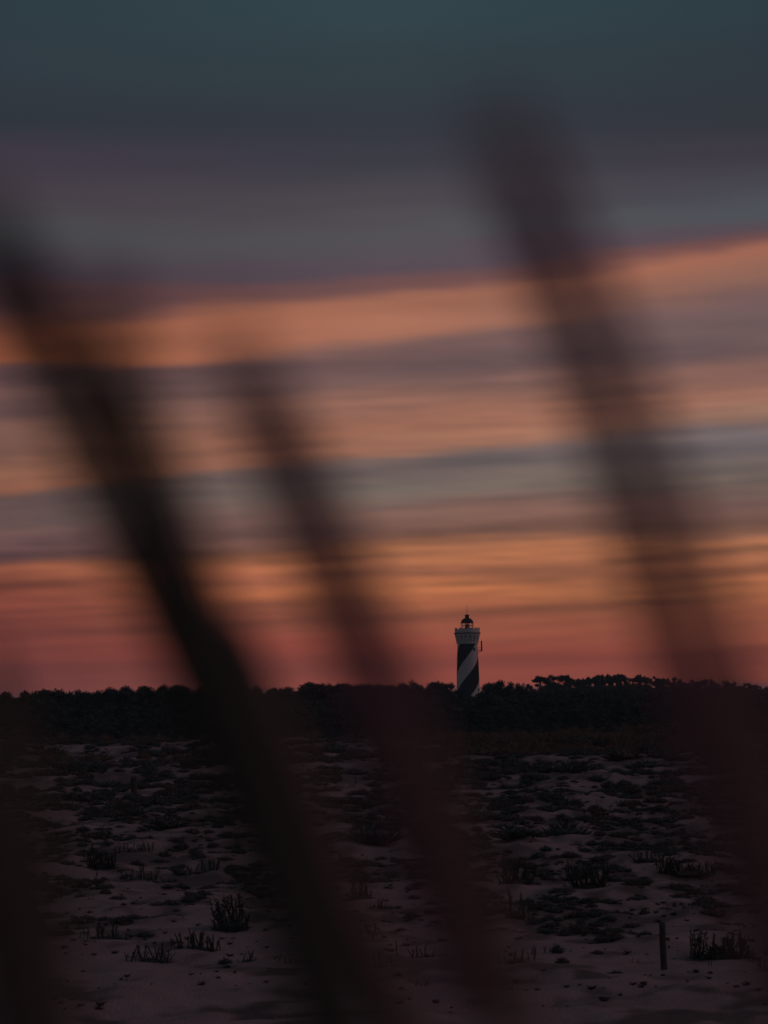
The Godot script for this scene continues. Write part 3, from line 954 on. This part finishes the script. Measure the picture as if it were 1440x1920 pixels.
func build_near_grass() -> void:
	seed_head("blurred seed head crossing the right of the view, tallest and alone", [Vector3(0.2712, -0.8000, -0.4758), Vector3(0.0792, -0.0635, -0.4558), Vector3(0.0676, -0.0277, -0.4532), Vector3(0.0596, -0.0008, -0.4513), Vector3(0.0542, 0.0171, -0.4499), Vector3(0.0487, 0.0350, -0.4486), Vector3(0.0431, 0.0519, -0.4474), Vector3(0.0367, 0.0698, -0.4461), Vector3(0.0292, 0.0887, -0.4447), Vector3(0.0166, 0.1156, -0.4428)], 0.7999, 0.01886, 0.02, 0.92, M.stalk)
	seed_head("blurred brownish seed head in the middle, between the dark stem and the lighthouse", [Vector3(0.2058, -0.8000, -0.4859), Vector3(0.0199, -0.0641, -0.4659), Vector3(0.0113, -0.0366, -0.4639), Vector3(0.0035, -0.0132, -0.4622), Vector3(-0.0023, 0.0031, -0.4610), Vector3(-0.0084, 0.0193, -0.4598), Vector3(-0.0145, 0.0346, -0.4587), Vector3(-0.0210, 0.0499, -0.4576), Vector3(-0.0335, 0.0764, -0.4557)], 0.8343, 0.01674, 0.02, 0.77, M.stalk)
	seed_head("darkest blurred seed head, leaning in from the upper left corner to the skyline", [Vector3(0.1512, -0.8000, -0.4656), Vector3(-0.0099, -0.0609, -0.4456), Vector3(-0.0157, -0.0395, -0.4440), Vector3(-0.0226, -0.0200, -0.4426), Vector3(-0.0307, -0.0005, -0.4412), Vector3(-0.0387, 0.0170, -0.4399), Vector3(-0.0462, 0.0326, -0.4388), Vector3(-0.0528, 0.0462, -0.4378), Vector3(-0.0614, 0.0638, -0.4365), Vector3(-0.0765, 0.0969, -0.4341)], 0.8387, 0.01602, 0.05, 1.10, M.stalk_dark)
	seed_head("shorter blurred seed head crossing the darkest one from its right", [Vector3(0.1710, -0.8000, -0.4858), Vector3(-0.0106, -0.0636, -0.4658), Vector3(-0.0178, -0.0402, -0.4641), Vector3(-0.0251, -0.0189, -0.4626), Vector3(-0.0319, 0.0004, -0.4612), Vector3(-0.0378, 0.0177, -0.4599), Vector3(-0.0429, 0.0340, -0.4587), Vector3(-0.0473, 0.0502, -0.4576), Vector3(-0.0503, 0.0645, -0.4565), Vector3(-0.0531, 0.0858, -0.4550)], 0.8562, 0.01522, 0.04, 0.90, M.stalk_dark)
	grass_leaf("dark blurred leaf blade running down beside the foot of the darkest stem", [Vector3(0.1768, -0.8000, -0.4200), Vector3(-0.0090, -0.0546, -0.4000), Vector3(-0.0150, -0.0354, -0.3986), Vector3(-0.0209, -0.0180, -0.3974), Vector3(-0.0272, -0.0005, -0.3961), Vector3(-0.0327, 0.0152, -0.3949), Vector3(-0.0375, 0.0292, -0.3939), Vector3(-0.0392, 0.0344, -0.3935)], 0.8907, 0.01307, M.stalk_dark)
	grass_leaf("brown blurred leaf blade right of the darkest stem over the dunes", [Vector3(0.2740, -0.8000, -0.5264), Vector3(0.0029, -0.0694, -0.5064), Vector3(-0.0084, -0.0450, -0.5046), Vector3(-0.0162, -0.0251, -0.5031), Vector3(-0.0218, -0.0096, -0.5020), Vector3(-0.0268, 0.0048, -0.5010), Vector3(-0.0312, 0.0169, -0.5001)], 0.8933, 0.00772, M.stalk_dry)
	grass_leaf("brown blurred leaf blade below and right of the middle seed head", [Vector3(0.2091, -0.8000, -0.4352), Vector3(0.0204, -0.0571, -0.4152), Vector3(0.0164, -0.0444, -0.4143), Vector3(0.0119, -0.0299, -0.4133), Vector3(0.0068, -0.0154, -0.4122), Vector3(0.0013, -0.0027, -0.4113)], 0.9298, 0.00724, M.stalk_dry)
	grass_leaf("broad brown blurred leaf at the left edge over the dunes", [Vector3(0.0148, -0.8000, -0.4250), Vector3(-0.0550, -0.0547, -0.4050), Vector3(-0.0569, -0.0388, -0.4039), Vector3(-0.0596, -0.0229, -0.4027), Vector3(-0.0626, -0.0071, -0.4016), Vector3(-0.0656, 0.0088, -0.4004)], 0.9206, 0.00750, M.stalk_dry)
	grass_leaf("dark blurred leaf in the lower left corner", [Vector3(0.0248, -0.8000, -0.4554), Vector3(-0.0658, -0.0587, -0.4354), Vector3(-0.0675, -0.0473, -0.4346), Vector3(-0.0701, -0.0321, -0.4335), Vector3(-0.0747, -0.0188, -0.4325)], 0.9479, 0.01423, M.stalk_brown)
	grass_leaf("brown blurred leaf in the lower right corner", [Vector3(0.1380, -0.8000, -0.4454), Vector3(0.0710, -0.0592, -0.4254), Vector3(0.0687, -0.0389, -0.4239), Vector3(0.0647, -0.0203, -0.4226), Vector3(0.0601, -0.0064, -0.4216), Vector3(0.0560, 0.0029, -0.4209)], 0.9203, 0.00788, M.stalk_dry)

# ---------------------------------------------------------------- all
func _ready() -> void:
	rng.seed = 20240611
	# camera
	var cam := Camera3D.new()
	cam.name = "camera"
	cam.near = 0.05
	cam.far = 5000.0
	var lens := CameraAttributesPhysical.new()
	lens.frustum_focal_length = 56.66
	lens.frustum_focus_distance = 220.0
	lens.frustum_near = 0.05
	lens.frustum_far = 5000.0
	lens.exposure_aperture = 4.358
	cam.attributes = lens
	cam.fov = 23.92
	cam.rotation = Vector3(deg_to_rad(4.163), 0, -ROLL)
	add_child(cam)
	# noises
	for n in [[n_big, 0.022, 11, 2], [n_mid, 0.16, 12, 3], [n_small, 0.55, 13, 3], [n_patch, 0.17, 14, 4], [n_sky, 0.011, 15, 3]]:
		n[0].noise_type = FastNoiseLite.TYPE_SIMPLEX_SMOOTH
		n[0].frequency = n[1]
		n[0].seed = n[2]
		n[0].fractal_octaves = n[3]
	# sky, afterglow, exposure
	var env := Environment.new()
	env.background_mode = Environment.BG_SKY
	env.sky = Sky.new()
	env.sky.sky_material = build_sky()
	env.background_energy_multiplier = 1.0
	env.tonemap_mode = Environment.TONE_MAPPER_LINEAR
	env.tonemap_exposure = 1.0
	env.sdfgi_enabled = true
	env.ssao_enabled = true
	env.ssil_enabled = true
	env.fog_enabled = true
	env.fog_light_color = Color(0.62, 0.72, 0.76)
	env.fog_density = 0.0002
	var we := WorldEnvironment.new()
	we.name = "world_environment"
	we.environment = env
	add_child(we)
	var sun := DirectionalLight3D.new()
	sun.name = "afterglow"
	sun.light_energy = 0.075
	sun.light_color = Color(1.0, 0.70, 0.72)
	sun.light_angular_distance = 40.0
	sun.shadow_enabled = true
	sun.sky_mode = DirectionalLight3D.SKY_MODE_LIGHT_ONLY
	add_child(sun)
	sun.look_at_from_position(Vector3.ZERO, Vector3(-0.88, -0.46, 0.02), Vector3.UP)
	# materials
	M.sand = mat(1, 1, 1, 0.95, true)
	var grain := FastNoiseLite.new()
	grain.frequency = 0.03
	grain.fractal_octaves = 5
	grain.seed = 5
	var gt := NoiseTexture2D.new()
	gt.noise = grain
	gt.width = 1024
	gt.height = 1024
	gt.seamless = true
	M.sand.heightmap_enabled = true
	M.sand.heightmap_texture = gt
	M.sand.heightmap_scale = 2.0
	M.sand.uv1_triplanar = true
	M.sand.uv1_world_triplanar = true
	M.sand.uv1_scale = Vector3(0.35, 0.35, 0.35)
	M.leaf = mat(1, 1, 1, 0.85, true)
	M.bark = mat(0.05, 0.04, 0.035)
	M.white_paint = mat(0.62, 0.62, 0.62, 0.7)
	var wear := NoiseTexture2D.new()
	wear.noise = grain
	wear.seamless = true
	var ramp := Gradient.new()
	ramp.set_color(0, lin(0.50, 0.49, 0.47))
	ramp.set_color(1, lin(0.72, 0.72, 0.72))
	wear.color_ramp = ramp
	M.white_paint.albedo_color = Color.WHITE
	M.white_paint.albedo_texture = wear
	M.white_paint.uv1_triplanar = true
	M.white_paint.uv1_scale = Vector3(0.12, 0.05, 0.12)
	M.black_paint = mat(0.012, 0.013, 0.014, 0.9)
	M.black_paint.metallic_specular = 0.1
	M.dark_stone = mat(0.06, 0.06, 0.062)
	M.dark_metal = mat(0.012, 0.012, 0.013, 0.6)
	M.rust = mat(0.05, 0.024, 0.02, 0.8)
	M.dark_glass = mat(0.02, 0.02, 0.022, 0.15)
	M.glass = StandardMaterial3D.new()
	M.glass.albedo_color = Color(0.8, 0.85, 0.85, 0.12)
	M.glass.roughness = 0.05
	M.glass.transparency = BaseMaterial3D.TRANSPARENCY_ALPHA
	M.weathered = mat(0.075, 0.07, 0.066, 0.9)
	M.weathered.albedo_texture = wear
	M.weathered.albedo_color = lin(0.12, 0.112, 0.105)
	M.weathered.uv1_triplanar = true
	M.weathered.uv1_scale = Vector3(9, 0.7, 9)
	M.pale_wood = mat(0.40, 0.36, 0.32)
	M.stalk_brown = mat(0.14, 0.11, 0.10)
	M.stalk_dark = mat(0.075, 0.078, 0.066)
	M.stalk = mat(0.36, 0.215, 0.25)
	M.stalk_dry = mat(0.20, 0.140, 0.110)
	build_ground()
	build_lighthouse()
	build_wood()
	build_plants()
	build_post(4.77, 42.61, 0.113, 0.818, 0.020, M.weathered, "thick weathered post standing alone in the near sand at the lower right")
	build_post(-12.54, 120.01, 0.318, 0.847, 0.000, M.weathered, "weathered post with pale right side among shrubs on the left")
	build_post(10.84, 131.02, 0.075, 0.318, 0.000, M.pale_wood, "short pale peg right of the dark wedge shaped shrub")
	build_post(-1.69, 128.18, 0.057, 0.481, 0.000, M.weathered, "thin stake among low shrubs right of the dark stem")
	build_post(0.12, 45.91, 0.026, 0.223, 0.000, M.weathered, "thin short stick in the near sand under the middle brown blade")
	build_near_grass()
	tell_apart()

# things with the same description are told apart by their order from left to right
func tell_apart() -> void:
	var words := ["first", "second", "third", "fourth", "fifth", "sixth", "seventh", "eighth", "ninth", "tenth", "eleventh", "twelfth", "thirteenth", "fourteenth", "fifteenth", "sixteenth", "seventeenth", "eighteenth", "nineteenth", "twentieth"]
	for k in 9:
		words.append("twenty-" + words[k])
	var same := {}
	for o in get_children():
		if o.has_meta("label") and o.has_meta("category"):
			var l: String = o.get_meta("label")
			if not same.has(l): same[l] = []
			same[l].append(o)
	for l in same:
		var all: Array = same[l]
		if all.size() < 2:
			continue
		all.sort_custom(func(a, b): return a.position.x / -a.position.z < b.position.x / -b.position.z)
		for i in mini(all.size(), words.size()):
			all[i].set_meta("label", "%s, %s from left" % [l, words[i]])
